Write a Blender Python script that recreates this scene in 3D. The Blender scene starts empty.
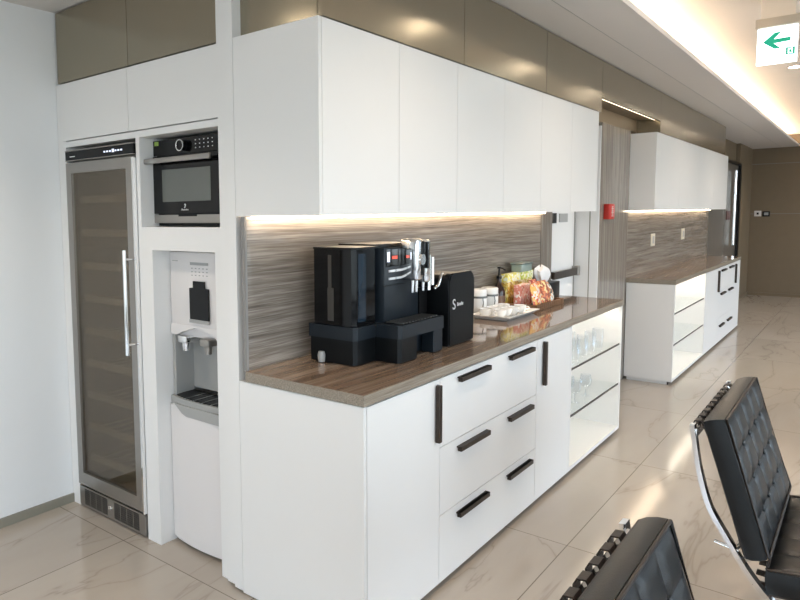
import bpy, bmesh, math, random
from mathutils import Vector, Matrix
random.seed(7)
S = bpy.context.scene
COL = S.collection
PI = math.pi

# ------------------------------------------------------------ materials
MATS = {}
def newmat(name):
    m = bpy.data.materials.new(name); m.use_nodes = True
    MATS[name] = m
    nt = m.node_tree; b = nt.nodes['Principled BSDF']
    return m, nt, b
def setp(b, **k):
    for n, v in k.items():
        n = n.replace('_', ' ')
        if n in b.inputs: b.inputs[n].default_value = v
def simple(name, col, rough=.5, metal=0, bump=0, bscale=200, var=.03, **k):
    """Plain paint / plastic / metal, with a slight procedural variation."""
    m, nt, b = newmat(name)
    tc = nt.nodes.new('ShaderNodeTexCoord')
    nz = nt.nodes.new('ShaderNodeTexNoise'); nz.inputs['Scale'].default_value = 9
    nt.links.new(tc.outputs['Object'], nz.inputs['Vector'])
    mx = nt.nodes.new('ShaderNodeMix'); mx.data_type = 'RGBA'
    mx.inputs['A'].default_value = (*[c*(1-var) for c in col], 1)
    mx.inputs['B'].default_value = (*[min(1, c*(1+var)) for c in col], 1)
    nt.links.new(nz.outputs['Fac'], mx.inputs['Factor'])
    nt.links.new(mx.outputs['Result'], b.inputs['Base Color'])
    setp(b, Roughness=rough, Metallic=metal, **k)
    if bump:
        n2 = nt.nodes.new('ShaderNodeTexNoise'); n2.inputs['Scale'].default_value = bscale
        nt.links.new(tc.outputs['Object'], n2.inputs['Vector'])
        bp = nt.nodes.new('ShaderNodeBump'); bp.inputs['Strength'].default_value = bump; bp.inputs['Distance'].default_value = .002
        nt.links.new(n2.outputs['Fac'], bp.inputs['Height']); nt.links.new(bp.outputs['Normal'], b.inputs['Normal'])
    return m
def emit(name, col, s):
    m, nt, b = newmat(name)
    setp(b, Base_Color=(*col, 1), Emission_Color=(*col, 1), Emission_Strength=s)
    return m
def glass(name, tint, ior_refl=.08, rough=.0, tomax=.9, gcol=(.95, .97, 1)):
    """Thin pane: tinted see-through with a fresnel mirror on top."""
    m, nt, b = newmat(name); nt.nodes.remove(b)
    out = nt.nodes['Material Output']
    t = nt.nodes.new('ShaderNodeBsdfTransparent'); t.inputs['Color'].default_value = (*tint, 1)
    g = nt.nodes.new('ShaderNodeBsdfGlossy'); g.inputs['Roughness'].default_value = rough
    g.inputs['Color'].default_value = (*gcol, 1)
    lw = nt.nodes.new('ShaderNodeLayerWeight'); lw.inputs['Blend'].default_value = .25
    mr = nt.nodes.new('ShaderNodeMapRange'); mr.inputs['To Min'].default_value = ior_refl; mr.inputs['To Max'].default_value = tomax
    nt.links.new(lw.outputs['Fresnel'], mr.inputs['Value'])
    mx = nt.nodes.new('ShaderNodeMixShader')
    nt.links.new(mr.outputs['Result'], mx.inputs['Fac'])
    nt.links.new(t.outputs[0], mx.inputs[1]); nt.links.new(g.outputs[0], mx.inputs[2])
    nt.links.new(mx.outputs[0], out.inputs['Surface'])
    return m

WHITE = simple('white_lacquer', (.80, .79, .775), .32, var=.006)
WHITE2 = simple('white_wall_paint', (.80, .81, .815), .6, var=.01)
CEIL = simple('ceiling_paint', (.74, .71, .685), .7, var=.01)
CEIL2 = simple('raised_ceiling_paint', (.80, .74, .68), .7, var=.01)
SEAM = simple('seam_shadow_gap', (.25, .24, .23), .6)
BRONZE = simple('satin_bronze_panel', (.34, .30, .225), .21, .75, var=.03)
BROWNWALL = simple('brown_wall_panel', (.20, .15, .095), .5, .1, var=.05)
DARKBRONZE = simple('dark_bronze_handle', (.055, .042, .034), .38, .7)
STEEL = simple('brushed_steel', (.36, .34, .315), .32, .85, var=.05)
STEELDK = simple('dark_steel', (.16, .16, .155), .35, .8)
CHROME = simple('chrome', (.86, .86, .86), .06, 1, var=.0)
BLACK = simple('black_plastic', (.003, .003, .0035), .3, Specular_IOR_Level=.22)
BLACKG = simple('black_gloss', (.003, .003, .0035), .06, Specular_IOR_Level=.3)
BLACKM = simple('matt_black_plastic', (.004, .005, .006), .34, Specular_IOR_Level=.22)
BLUEBLK = simple('slate_black_plastic', (.011, .016, .022), .34, Specular_IOR_Level=.3)
PLASTW = simple('white_plastic', (.74, .71, .70), .3, var=.006)
PLASTG = simple('grey_plastic', (.36, .36, .35), .35)
GREYTRIM = simple('grey_baseboard', (.25, .235, .19), .5)
CERAM = simple('white_ceramic', (.85, .84, .82), .12, var=.003)
LEATHER = simple('black_leather', (.010, .0115, .013), .33, bump=.25, bscale=350, var=.1, Specular_IOR_Level=.34)
LEATHBR = simple('dark_brown_leather_strap', (.022, .015, .012), .4, bump=.2, bscale=300)
RED = simple('red_plastic', (.55, .03, .02), .35)
PAPER = simple('white_tissue_paper', (.88, .87, .87), .9)
WOODS = simple('brown_wood', (.18, .09, .04), .5, var=.2)
SHELFEDGE = simple('dark_shelf_edge', (.035, .035, .03), .3)
GREEN = emit('sign_green', (.0, .36, .22), .35)
SIGNW = emit('sign_white', (.86, .97, 1.0), 1.5)
LEDW = emit('warm_led', (1.0, .80, .58), 11)
LEDS = emit('shelf_led', (1.0, .90, .74), 10)
LEDR = emit('recess_led', (1.0, .80, .55), 3)
COVE = emit('cove_led', (1.0, .80, .58), 15)
DOWNL = emit('downlight_lens', (1, .86, .68), 48)
DISP = emit('display_blue_white', (.75, .82, 1), .55)
DISPR = emit('display_red', (.9, .12, .08), .18)
GLSM = glass('smoked_glass', (.62, .59, .54), .07, 0, .5, (.95, .88, .80))
GLWARE = glass('drinking_glass', (.91, .92, .93), .04, .03, .45)
GLCL = glass('clear_glass', (.975, .985, .98), .02, 0, .22)
GLWIN = glass('window_glass', (.93, .97, .98), .05)
GLTANK = glass('tank_glass', (.10, .11, .13), .10)
INNER = simple('fridge_interior', (.34, .315, .28), .5)
BIRCH = simple('light_fridge_shelf', (.55, .50, .43), .5)
SILVERTXT = simple('silver_lettering', (.8, .8, .81), .35, .2)
REDTXT = simple('white_lettering', (.85, .83, .8), .5)

def stone(name, axis, cols, rough, scale=1.0, gloss_coat=0):
    """Banded grey-brown stone; axis = direction the bands run along."""
    m, nt, b = newmat(name)
    N = nt.nodes.new; L = nt.links.new
    tc = N('ShaderNodeTexCoord')
    mp = N('ShaderNodeMapping')
    sc = [52*scale]*3; sc[axis] = .7*scale
    mp.inputs['Scale'].default_value = sc
    mp.inputs['Rotation'].default_value = (0, math.radians(3) if axis == 0 else 0, 0)
    L(tc.outputs['Object'], mp.inputs['Vector'])
    wn = N('ShaderNodeTexNoise'); wn.inputs['Scale'].default_value = .55; wn.inputs['Detail'].default_value = 1
    L(tc.outputs['Object'], wn.inputs['Vector'])
    ad = N('ShaderNodeVectorMath'); ad.operation = 'MULTIPLY_ADD'
    ad.inputs[1].default_value = (2.6, 2.6, 2.6)
    L(wn.outputs['Color'], ad.inputs[0]); L(mp.outputs[0], ad.inputs[2])
    n1 = N('ShaderNodeTexNoise'); n1.inputs['Scale'].default_value = 1.0; n1.inputs['Detail'].default_value = 6; n1.inputs['Roughness'].default_value = .62
    L(ad.outputs[0], n1.inputs['Vector'])
    n2 = N('ShaderNodeTexNoise'); n2.inputs['Scale'].default_value = 5.0; n2.inputs['Detail'].default_value = 3
    L(ad.outputs[0], n2.inputs['Vector'])
    mx = N('ShaderNodeMath'); mx.operation = 'MULTIPLY_ADD'; mx.inputs[1].default_value = .45
    L(n2.outputs['Fac'], mx.inputs[0]); 
    ml = N('ShaderNodeMath'); ml.operation = 'MULTIPLY'; ml.inputs[1].default_value = .6
    L(n1.outputs['Fac'], ml.inputs[0]); L(ml.outputs[0], mx.inputs[2])
    cr = N('ShaderNodeValToRGB'); e = cr.color_ramp.elements
    e[0].position = .36; e[0].color = (*cols[0], 1); e[1].position = .64; e[1].color = (*cols[2], 1)
    c = e.new(.52); c.color = (*cols[1], 1)
    L(mx.outputs[0], cr.inputs['Fac']); L(cr.outputs['Color'], b.inputs['Base Color'])
    setp(b, Roughness=rough, Specular_IOR_Level=.6)
    return m
SP = ((.125, .102, .084), (.24, .207, .176), (.36, .325, .285))
STONEH = stone('banded_stone_horizontal', 0, SP, .12)
STONEV = stone('banded_stone_vertical', 2, tuple(tuple(c*.95 for c in k) for k in SP), .2)
STONET = stone('worktop_stone', 0, ((.13, .085, .06), (.20, .14, .10), (.30, .235, .18)), .06, .5)
STONEE = stone('worktop_edge_stone', 0, ((.12, .095, .07), (.25, .21, .165), (.40, .35, .28)), .3, 4)

def marble_floor():
    m, nt, b = newmat('polished_marble_tiles')
    N = nt.nodes.new; L = nt.links.new
    tc = N('ShaderNodeTexCoord'); sp = N('ShaderNodeSeparateXYZ'); L(tc.outputs['Object'], sp.inputs[0])
    def math_(op, a, bb=None, cc=None):
        n = N('ShaderNodeMath'); n.operation = op
        for i, v in enumerate((a, bb, cc)):
            if v is None: continue
            if isinstance(v, (int, float)): n.inputs[i].default_value = v
            else: L(v, n.inputs[i])
        return n.outputs[0]
    def joint(co, off, pitch, w):
        t = math_('DIVIDE', math_('SUBTRACT', co, off), pitch)
        fr = math_('FRACT', math_('ADD', t, 100.5))
        return math_('LESS_THAN', math_('ABSOLUTE', math_('SUBTRACT', fr, .5)), w/pitch), math_('FLOOR', math_('ADD', t, 100.0))
    jx, ix = joint(sp.outputs['X'], 1.705, 1.25, .0022)
    jy, iy = joint(sp.outputs['Y'], .958, .787, .0022)
    J = math_('MAXIMUM', jx, jy)
    # each tile samples its own piece of marble
    cb = N('ShaderNodeCombineXYZ')
    L(math_('MULTIPLY', ix, 3.7), cb.inputs[0]); L(math_('MULTIPLY', iy, 5.3), cb.inputs[1]); L(math_('MULTIPLY', math_('ADD', ix, iy), 1.9), cb.inputs[2])
    va = N('ShaderNodeVectorMath'); va.operation = 'ADD'; L(tc.outputs['Object'], va.inputs[0]); L(cb.outputs[0], va.inputs[1])
    mp = N('ShaderNodeMapping'); mp.inputs['Rotation'].default_value = (0, 0, math.radians(62)); mp.inputs['Scale'].default_value = (.55, 2.0, 1)
    L(va.outputs[0], mp.inputs['Vector'])
    v = N('ShaderNodeTexNoise'); v.inputs['Scale'].default_value = 1.0; v.inputs['Detail'].default_value = 5; v.inputs['Distortion'].default_value = .9
    L(mp.outputs[0], v.inputs['Vector'])
    ridge = math_('ABSOLUTE', math_('SUBTRACT', v.outputs['Fac'], .5))
    cr = N('ShaderNodeValToRGB'); e = cr.color_ramp.elements
    e[0].position = 0; e[0].color = (.37, .32, .27, 1); e[1].position = .03; e[1].color = (.475, .42, .36, 1)
    k = e.new(.006); k.color = (.455, .40, .34, 1)
    L(ridge, cr.inputs['Fac'])
    cl = N('ShaderNodeTexNoise'); cl.inputs['Scale'].default_value = 1.6; cl.inputs['Detail'].default_value = 4
    L(mp.outputs[0], cl.inputs['Vector'])
    mm = N('ShaderNodeMix'); mm.data_type = 'RGBA'; mm.blend_type = 'MULTIPLY'; mm.inputs['Factor'].default_value = 1
    cr2 = N('ShaderNodeValToRGB'); cr2.color_ramp.elements[0].position = .3; cr2.color_ramp.elements[0].color = (.90, .89, .88, 1)
    cr2.color_ramp.elements[1].position = .65; cr2.color_ramp.elements[1].color = (1, 1, 1, 1)
    L(cl.outputs['Fac'], cr2.inputs['Fac']); L(cr.outputs['Color'], mm.inputs['A']); L(cr2.outputs['Color'], mm.inputs['B'])
    mj = N('ShaderNodeMix'); mj.data_type = 'RGBA'; L(J, mj.inputs['Factor'])
    L(mm.outputs['Result'], mj.inputs['A']); mj.inputs['B'].default_value = (.20, .17, .14, 1)
    L(mj.outputs['Result'], b.inputs['Base Color'])
    setp(b, Roughness=.13, Specular_IOR_Level=.5)
    return m
FLOOR = marble_floor()

def panel_mat(name, cols, scale, rough=.45):
    """Blotchy printed wrapper."""
    m, nt, b = newmat(name)
    tc = nt.nodes.new('ShaderNodeTexCoord'); v = nt.nodes.new('ShaderNodeTexVoronoi'); v.inputs['Scale'].default_value = scale
    nt.links.new(tc.outputs['Object'], v.inputs['Vector'])
    sp = nt.nodes.new('ShaderNodeSeparateColor'); nt.links.new(v.outputs['Color'], sp.inputs[0])
    cr = nt.nodes.new('ShaderNodeValToRGB'); cr.color_ramp.interpolation = 'CONSTANT'
    e = cr.color_ramp.elements; e[0].color = (*cols[0], 1); e[1].position = .35; e[1].color = (*cols[1], 1)
    for i, c in enumerate(cols[2:]):
        k = e.new(.6 + .2*i); k.color = (*c, 1)
    nt.links.new(sp.outputs[0], cr.inputs['Fac']); nt.links.new(cr.outputs['Color'], b.inputs['Base Color'])
    setp(b, Roughness=rough)
    return m

# ------------------------------------------------------------ mesh helpers
def bx(bm, x0, x1, y0, y1, z0, z1, bev=0, seg=2, mi=0, rot=None):
    g = bmesh.ops.create_cube(bm, size=1)
    vs = g['verts']
    c = Vector(((x0+x1)/2, (y0+y1)/2, (z0+z1)/2)); s = Vector((abs(x1-x0), abs(y1-y0), abs(z1-z0)))
    for v in vs: v.co = Vector((v.co.x*s.x, v.co.y*s.y, v.co.z*s.z))
    fs = list({f for v in vs for f in v.link_faces})
    if bev:
        es = list({e for v in vs for e in v.link_edges})
        r = bmesh.ops.bevel(bm, geom=es, offset=min(bev, min(s)*.49), segments=seg, affect='EDGES', profile=.5)
        vs = list({v for f in r['faces'] for v in f.verts} | {v for v in vs if v.is_valid})
        fs = list({f for v in vs for f in v.link_faces})
    for v in vs:
        if rot: v.co = rot @ v.co
        v.co += c
    for f in fs: f.material_index = mi
    return vs
def cyl(bm, p0, p1, r0, r1=None, n=20, mi=0, cap=True):
    r1 = r0 if r1 is None else r1
    p0, p1 = Vector(p0), Vector(p1); d = p1-p0
    g = bmesh.ops.create_cone(bm, cap_ends=cap, segments=n, radius1=r0, radius2=r1, depth=d.length)
    q = d.to_track_quat('Z', 'Y').to_matrix()
    for v in g['verts']: v.co = q @ v.co + (p0+p1)/2
    for f in {f for v in g['verts'] for f in v.link_faces}: f.material_index = mi
    return g['verts']
def lathe(bm, prof, cx, cy, n=24, mi=0):
    """prof: list of (r, z) from bottom to top."""
    rings = []
    for r, z in prof:
        if r < 1e-6: rings.append([bm.verts.new((cx, cy, z))])
        else: rings.append([bm.verts.new((cx+r*math.cos(2*PI*i/n), cy+r*math.sin(2*PI*i/n), z)) for i in range(n)])
    for a, b in zip(rings, rings[1:]):
        for i in range(n):
            j = (i+1) % n
            va = [a[0]] if len(a) == 1 else [a[i], a[j]]
            vb = [b[0]] if len(b) == 1 else [b[j], b[i]]
            if len(va)+len(vb) >= 3:
                f = bm.faces.new(va+vb); f.material_index = mi
def tube(bm, pts, r, n=10, mi=0):
    """round tube along a polyline"""
    pts = [Vector(p) for p in pts]; rings = []
    for i, p in enumerate(pts):
        t = (pts[min(i+1, len(pts)-1)]-pts[max(i-1, 0)]).normalized()
        q = t.to_track_quat('Z', 'Y').to_matrix()
        rings.append([bm.verts.new(p + q @ Vector((r*math.cos(2*PI*k/n), r*math.sin(2*PI*k/n), 0))) for k in range(n)])
    for a, b in zip(rings, rings[1:]):
        for k in range(n):
            f = bm.faces.new((a[k], a[(k+1) % n], b[(k+1) % n], b[k])); f.material_index = mi
    for rg in (rings[0][::-1], rings[-1]):
        bm.faces.new(rg).material_index = mi
def ribbon(bm, pts, x0, x1, th, mi=0):
    """flat bar of rectangular section: a YZ polyline, width along X, thickness th in plane"""
    rows = []
    for i, (y, z) in enumerate(pts):
        a = Vector(pts[max(i-1, 0)]); b = Vector(pts[min(i+1, len(pts)-1)])
        t = (b-a).normalized(); nrm = Vector((-t.y, t.x))*th/2
        rows.append([bm.verts.new((x0, y+nrm.x, z+nrm.y)), bm.verts.new((x1, y+nrm.x, z+nrm.y)),
                     bm.verts.new((x1, y-nrm.x, z-nrm.y)), bm.verts.new((x0, y-nrm.x, z-nrm.y))])
    for a, b in zip(rows, rows[1:]):
        for k in range(4):
            bm.faces.new((a[k], a[(k+1) % 4], b[(k+1) % 4], b[k])).material_index = mi
    bm.faces.new(rows[0][::-1]); bm.faces.new(rows[-1])
def prism(bm, poly, fn, d0, d1, mi=0):
    """extrude 2-D polygon: fn(u,v,d) -> xyz"""
    a = [bm.verts.new(fn(u, v, d0)) for u, v in poly]; b = [bm.verts.new(fn(u, v, d1)) for u, v in poly]
    n = len(poly)
    for i in range(n): bm.faces.new((a[i], a[(i+1) % n], b[(i+1) % n], b[i])).material_index = mi
    bm.faces.new(a[::-1]).material_index = mi; bm.faces.new(b).material_index = mi
def smooth_curve(pts, k=6):
    out = []
    P = [pts[0]] + list(pts) + [pts[-1]]
    for i in range(1, len(P)-2):
        for s in range(k):
            t = s/k
            out.append(tuple(.5*((2*P[i][j])+(-P[i-1][j]+P[i+1][j])*t+(2*P[i-1][j]-5*P[i][j]+4*P[i+1][j]-P[i+2][j])*t*t+(-P[i-1][j]+3*P[i][j]-3*P[i+1][j]+P[i+2][j])*t**3) for j in range(len(pts[0]))))
    out.append(tuple(pts[-1])); return out
def obj(name, bm, mats, parent=None, smooth=False):
    bmesh.ops.recalc_face_normals(bm, faces=bm.faces)
    me = bpy.data.meshes.new(name); bm.to_mesh(me); bm.free()
    for m in (mats if isinstance(mats, (list, tuple)) else [mats]): me.materials.append(m)
    if smooth:
        for p in me.polygons: p.use_smooth = True
        try: me.set_sharp_from_angle(angle=math.radians(40))
        except Exception: pass
    o = bpy.data.objects.new(name, me); COL.objects.link(o)
    if parent:
        o.parent = parent
        base = world_loc(parent)
        if base.length > 0:
            me.transform(Matrix.Translation(-base))
    return o
def world_loc(o):
    l = Vector((0, 0, 0))
    while o: l += o.location; o = o.parent
    return l
def boxobj(name, dims, mat, parent=None, bev=0):
    bm = bmesh.new(); bx(bm, *dims, bev=bev); return obj(name, bm, mat, parent, smooth=bev > 0)
def thing(name, label, cat, loc=(0, 0, 0), group=None):
    o = bpy.data.objects.new(name, None); COL.objects.link(o); o.location = loc
    o.empty_display_size = .1
    o['label'] = label; o['category'] = cat
    if group: o['group'] = group
    return o
def tag(o, label, cat, group=None):
    o['label'] = label; o['category'] = cat
    if group: o['group'] = group
    return o
def struct(name, bm, mat, smooth=False):
    o = obj(name, bm, mat, smooth=smooth); o['kind'] = 'structure'; return o
def sbox(name, *boxes, mat=None):
    bm = bmesh.new()
    for b in boxes: bx(bm, *b)
    return struct(name, bm, mat)
def dup(root, loc, label, group=None):
    r = root.copy(); COL.objects.link(r); r.location = loc; r['label'] = label
    if group: r['group'] = group
    for ch in list(root.children):
        c = ch.copy(); COL.objects.link(c); c.parent = r
        for g in list(ch.children):
            d = g.copy(); COL.objects.link(d); d.parent = c
    return r
def text_mesh(name, body, size, mat, matrix, parent, depth=.0006, align='CENTER'):
    cu = bpy.data.curves.new(name, 'FONT'); cu.body = body; cu.size = size; cu.extrude = depth
    cu.align_x = align; cu.align_y = 'CENTER'
    tmp = bpy.data.objects.new('tmp_text', cu); COL.objects.link(tmp)
    dg = bpy.context.evaluated_depsgraph_get()
    me = bpy.data.meshes.new_from_object(tmp.evaluated_get(dg))
    COL.objects.unlink(tmp); bpy.data.objects.remove(tmp)
    me.transform(matrix)
    me.materials.clear(); me.materials.append(mat)
    o = bpy.data.objects.new(name, me); COL.objects.link(o)
    if parent:
        o.parent = parent; me.transform(Matrix.Translation(-world_loc(parent)))
    return o
def basis(right, up, origin):
    r, u = Vector(right).normalized(), Vector(up).normalized(); n = r.cross(u)
    return Matrix(((r.x, u.x, n.x, origin[0]), (r.y, u.y, n.y, origin[1]), (r.z, u.z, n.z, origin[2]), (0, 0, 0, 1)))
def face_negX(p): return basis((0, -1, 0), (0, 0, 1), p)    # text read by someone looking along +X
def face_negY(p): return basis((1, 0, 0), (0, 0, 1), p)     # text read by someone looking along +Y

# ------------------------------------------------------------ key planes (metres)
XC, YF, YW, YU = 1.755, 1.221, 1.761, 1.397     # unit side, worktop front, backsplash, upper cabinet front
XT = 1.79                                       # tall unit front
ZT = 2.50                                       # soffit
ZR = 2.70                                       # raised ceiling
X1E = 4.75                                      # end of near worktop
X2S, X2E = 6.30, 9.95                           # second unit
XF = 13.9                                       # far wall
YL, YR, XB = 3.10, -3.6, -4.0                   # left wall, window wall, rear wall
YB = 1.60                                       # wall plane of the second unit and column

# ------------------------------------------------------------ room shell
sbox('floor', (XB-.2, XF+.2, YR-.2, YL+.2, -.1, 0), mat=FLOOR)
sbox('wall_left', (XB, 2.6, YL, YL+.12, 0, 2.8), mat=WHITE2)
sbox('baseboard_left', (XB, XT, YL-.012, YL, 0, .045), mat=GREYTRIM)
bm = bmesh.new()
for b in [(XF, XF+.12, YR, 1.72, 0, 2.8)]: bx(bm, *b)
struct('wall_far', bm, BROWNWALL)
sbox('trim_1', (XF-.006, XF, YR, YB, 1.395, 1.402), (XF-.006, XF, YR, YB, 2.235, 2.243), mat=SEAM)
sbox('trim_2', (XF-.02, XF-.002, YR, YB, 0, .05), (12.62, XF-.02, YB-.015, YB, 0, .05), mat=BROWNWALL)
# wall behind the near unit, with door opening 4.93..5.5
sbox('wall_cabinet_side', (2.47, 4.71, YW+.017, YW+.14, 0, ZT), (4.927, 5.6, YW+.017, YW+.14, 2.145, ZT), (4.72, 4.925, YW+.017, YW+.14, 2.145, ZT), mat=WHITE2)
sbox('trim_3', (4.715, 4.925, YW-.004, YW+.16, 0, 2.14), mat=STONEV)          # stone door jamb
# stone column
bm = bmesh.new(); bx(bm, 5.512, X2S, YB, 1.80, 0, 2.165)
struct('wall_column', bm, STONEV)
sbox('wall_second_side', (X2S+.002, 10.03, YB+.017, YB+.16, 0, 2.8), mat=BROWNWALL)
sbox('wall_steel_door_side', (10.05, 12.52, YB+.055, YB+.16, 2.192, 2.8), (12.525, XF, YB, YB+.16, 0, 2.8), mat=BROWNWALL)
# bronze recess above the column
sbox('trim_4', (4.75, X2S+.2, YB+.002, YB+.03, 2.165, ZT), mat=BROWNWALL)
# ceilings
COVY = .965
bm = bmesh.new(); bx(bm, XB, XF, COVY, YL, ZT, ZT+.03); bx(bm, XB, XF, 1.23, YL, ZT+.03, ZR+.1)
struct('ceiling_soffit', bm, CEIL)
sbox('trim_5', (XB, XF, 1.21, 1.213, ZT-.0012, ZT), mat=PLASTG)
sbox('ceiling', (XB, XF, YR, 1.24, ZR, ZR+.1), mat=CEIL2)
# bronze fascia over the near unit + gap + second unit
FY = 1.415
bm = bmesh.new()
def fascia(x0, x1, z0):
    bx(bm, x0+.0015, x1-.0015, FY, FY+.02, z0, ZT-.008)
for x0, x1 in ((1.80, 2.829), (2.829, 3.83), (3.83, 4.85)): fascia(x0, x1, 2.152)
fascia(4.85, 6.49, 2.25)
for x0, x1 in ((6.49, 7.6), (7.6, 8.7), (8.7, 9.82)): fascia(x0, x1, 2.152)
for y0, y1 in ((FY+.022, 1.80),): bx(bm, 1.80, 1.82, y0, y1, 2.152, ZT-.008)
bx(bm, 9.80, 9.82, FY+.02, YB, 2.152, ZT-.008); bx(bm, 4.83, 4.85, FY+.02, YB, 2.152, ZT-.008); bx(bm, 6.49, 6.51, FY+.02, YB, 2.152, ZT-.008)
struct('trim_6', bm, BRONZE)
sbox('trim_7', (1.825, 4.825, FY+.025, FY+.05, 2.14, ZT), (6.515, 9.79, FY+.025, FY+.05, 2.14, ZT), mat=SEAM)
sbox('trim_14', (4.855, 6.485, FY+.03, YB, 2.27, 2.285), mat=BROWNWALL)
# recess glow strip
led = boxobj('led_strip', (4.87, 6.47, FY+.034, FY+.046, 2.26, 2.269), LEDR)
tag(led, 'warm light strip in the bronze recess above the stone column', 'light strip')

# cove light
led = boxobj('cove_light_strip', (XB+.1, XF-.1, 1.10, 1.125, ZT+.03, ZT+.045), COVE)
tag(led, 'long warm light strip hidden in the ceiling cove above the walkway', 'light strip')

# windows on the right side (behind the chairs)
bm = bmesh.new()
bx(bm, XB, XF, YR-.12, YR, 0, .12); bx(bm, XB, XF, YR-.12, YR, 2.55, 2.8)
edges = [XB + (XF-XB)*k/6 for k in range(7)]
for x in edges: bx(bm, max(XB, x-.12), min(XF, x+.12), YR-.12, YR, .12, 2.55)
struct('wall_right', bm, WHITE2)
for k in range(6):
    x0, x1 = edges[k]+.12, edges[k+1]-.12
    bm = bmesh.new()
    for a in ((x0, x1, .12, .17), (x0, x1, 2.50, 2.55), (x0, x0+.05, .17, 2.5), (x1-.05, x1, .17, 2.5), ((x0+x1)/2-.025, (x0+x1)/2+.025, .17, 2.5)):
        bx(bm, a[0], a[1], YR-.08, YR-.02, a[2], a[3])
    w = struct('window_%d' % (k+1), bm, STEELDK)
    g = boxobj('pane', (x0+.05, x1-.05, YR-.055, YR-.048, .17, 2.5), GLWIN, w)

bm = bmesh.new()
bx(bm, XB-.12, XB, YR, YL, 0, .12); bx(bm, XB-.12, XB, YR, YL, 2.55, 2.8); bx(bm, XB-.12, XB, 1.6, YL, .12, 2.55)
for y in (YR, -1.0, 1.6): bx(bm, XB-.12, XB, y-.12, y+.12, .12, 2.55)
struct('wall_rear', bm, WHITE2)
for k, (ya, yb_) in enumerate(((YR+.12, -1.12), (-.88, 1.48))):  # windows added behind the camera to brighten the cabinet sides facing it
    bm = bmesh.new()
    for a in ((ya, yb_, .12, .17), (ya, yb_, 2.50, 2.55), (ya, ya+.05, .17, 2.5), (yb_-.05, yb_, .17, 2.5)): bx(bm, XB-.08, XB-.02, a[0], a[1], a[2], a[3])
    w = struct('window_%d' % (k+7), bm, STEELDK)
    boxobj('pane', (XB-.055, XB-.048, ya+.05, yb_-.05, .17, 2.5), GLWIN, w)
    L = bpy.data.lights.new('window_portal', 'AREA'); L.shape = 'RECTANGLE'; L.size = yb_-ya; L.size_y = 2.4; L.cycles.is_portal = True
    o = bpy.data.objects.new('window_portal', L); COL.objects.link(o); o.location = (XB-.10, (ya+yb_)/2, 1.33); o.rotation_euler = (0, -PI/2, 0)

# white door beyond the near unit
sbox('trim_12', (5.494, 5.5115, YB+.004, 1.80, 0, 2.14), mat=WHITE)
sbox('trim_13', (5.4925, 5.4938, 1.665, 1.672, 0, 2.14), mat=GREYTRIM)
DY = YW+.02
d1 = sbox('door_1', (4.927, 5.492, DY, DY+.045, 0.005, 2.118), mat=WHITE)
boxobj('door_edge_strip', (5.475, 5.485, DY-.006, DY, .01, 2.1), STEEL, d1)
bm = bmesh.new(); bx(bm, 4.94, 5.47, DY-.045, DY-.025, .985, 1.04, .004)
bx(bm, 4.96, 4.99, DY-.028, DY, .99, 1.04)
obj('push_bar', bm, DARKBRONZE, d1)
bm = bmesh.new(); bx(bm, 5.44, 5.488, DY-.05, DY, .98, 1.055, .004); obj('push_bar_bracket', bm, STEEL, d1)
bm = bmesh.new(); bx(bm, 4.955, 5.06, DY-.008, DY, 1.40, 1.475); obj('dark_door_plate', bm, BLACKM, d1)
bm = bmesh.new(); bx(bm, 5.13, 5.30, DY-.008, DY, 1.405, 1.47); obj('grey_door_plate', bm, PLASTG, d1)

# steel door at the end of the second unit
bm = bmesh.new()
bx(bm, 10.07, 11.25, YB+.0, YB+.04, .005, 2.15); bx(bm, 11.27, 12.38, YB+.0, YB+.04, .005, 2.15)
d2 = struct('door_2', bm, STEEL)
bm = bmesh.new(); bx(bm, 12.40, 12.52, YB-.03, YB+.05, 0, 2.19); bx(bm, 10.0, 12.40, YB-.03, YB+.05, 2.155, 2.19)
obj('door_frame', bm, BLACK, d2)
tube_bm = bmesh.new(); cyl(tube_bm, (11.85, YB-.04, .95), (11.85, YB-.04, 2.05), .018); 
for z in (1.0, 2.0): cyl(tube_bm, (11.85, YB-.04, z), (11.85, YB, z), .01)
obj('door_handle', tube_bm, CHROME, d2, True)
boxobj('door_notice', (11.42, 11.80, YB-.006, YB, 1.33, 1.46), simple('dark_red_notice', (.10, .03, .025), .4), d2)

# ------------------------------------------------------------ tall cabinet wall
Z1 = 1.835                                       # bottom of upper doors' rail
# tall unit
tall = thing('tall_cabinet', 'tall white built-in cabinet wall housing wine fridge, oven and water dispenser', 'cabinet', (2.1, 2.45, 0))
bm = bmesh.new()
XTB = 2.45
# vertical panels
bx(bm, XT, XTB, 3.03, 3.098, 0, 2.145)                 # left filler
bx(bm, XT, XTB, 2.43, 2.455, 0, Z1); bx(bm, XT, XTB, 2.36, 2.43, 0, 1.343)   # divider between fridge and niches
bx(bm, XT, XTB, 1.90, 1.921, 0, Z1); bx(bm, XT, XTB, 1.921, 1.957, 0, 1.343)                   # right
bx(bm, XTB-.02, XTB, 1.94, 3.03, 0, 2.145)              # back
bx(bm, XT, XTB-.02, 1.90, 3.03, Z1, 1.862)           # rail
bx(bm, XT+.02, XTB, 1.90, 3.03, 1.862, 2.14)         # box behind doors
bx(bm, XT, XTB-.02, 1.921, 2.43, 1.343, 1.443)        # lintel of lower niche
obj('carcass', bm, WHITE, tall)
for y0, y1 in ((1.893, 2.496), (2.499, 3.06)):
    boxobj('door', (XT-.004, XT+.018, y0, y1, 1.867, 2.143), WHITE, tall)
boxobj('filler_panel', (XC, XTB, 1.80, 1.845, 0.012, ZT-.006), WHITE, tall)
boxobj('filler_panel', (XT-.022, XTB, 1.848, 1.90, 0.012, ZT-.006), WHITE, tall)
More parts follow.
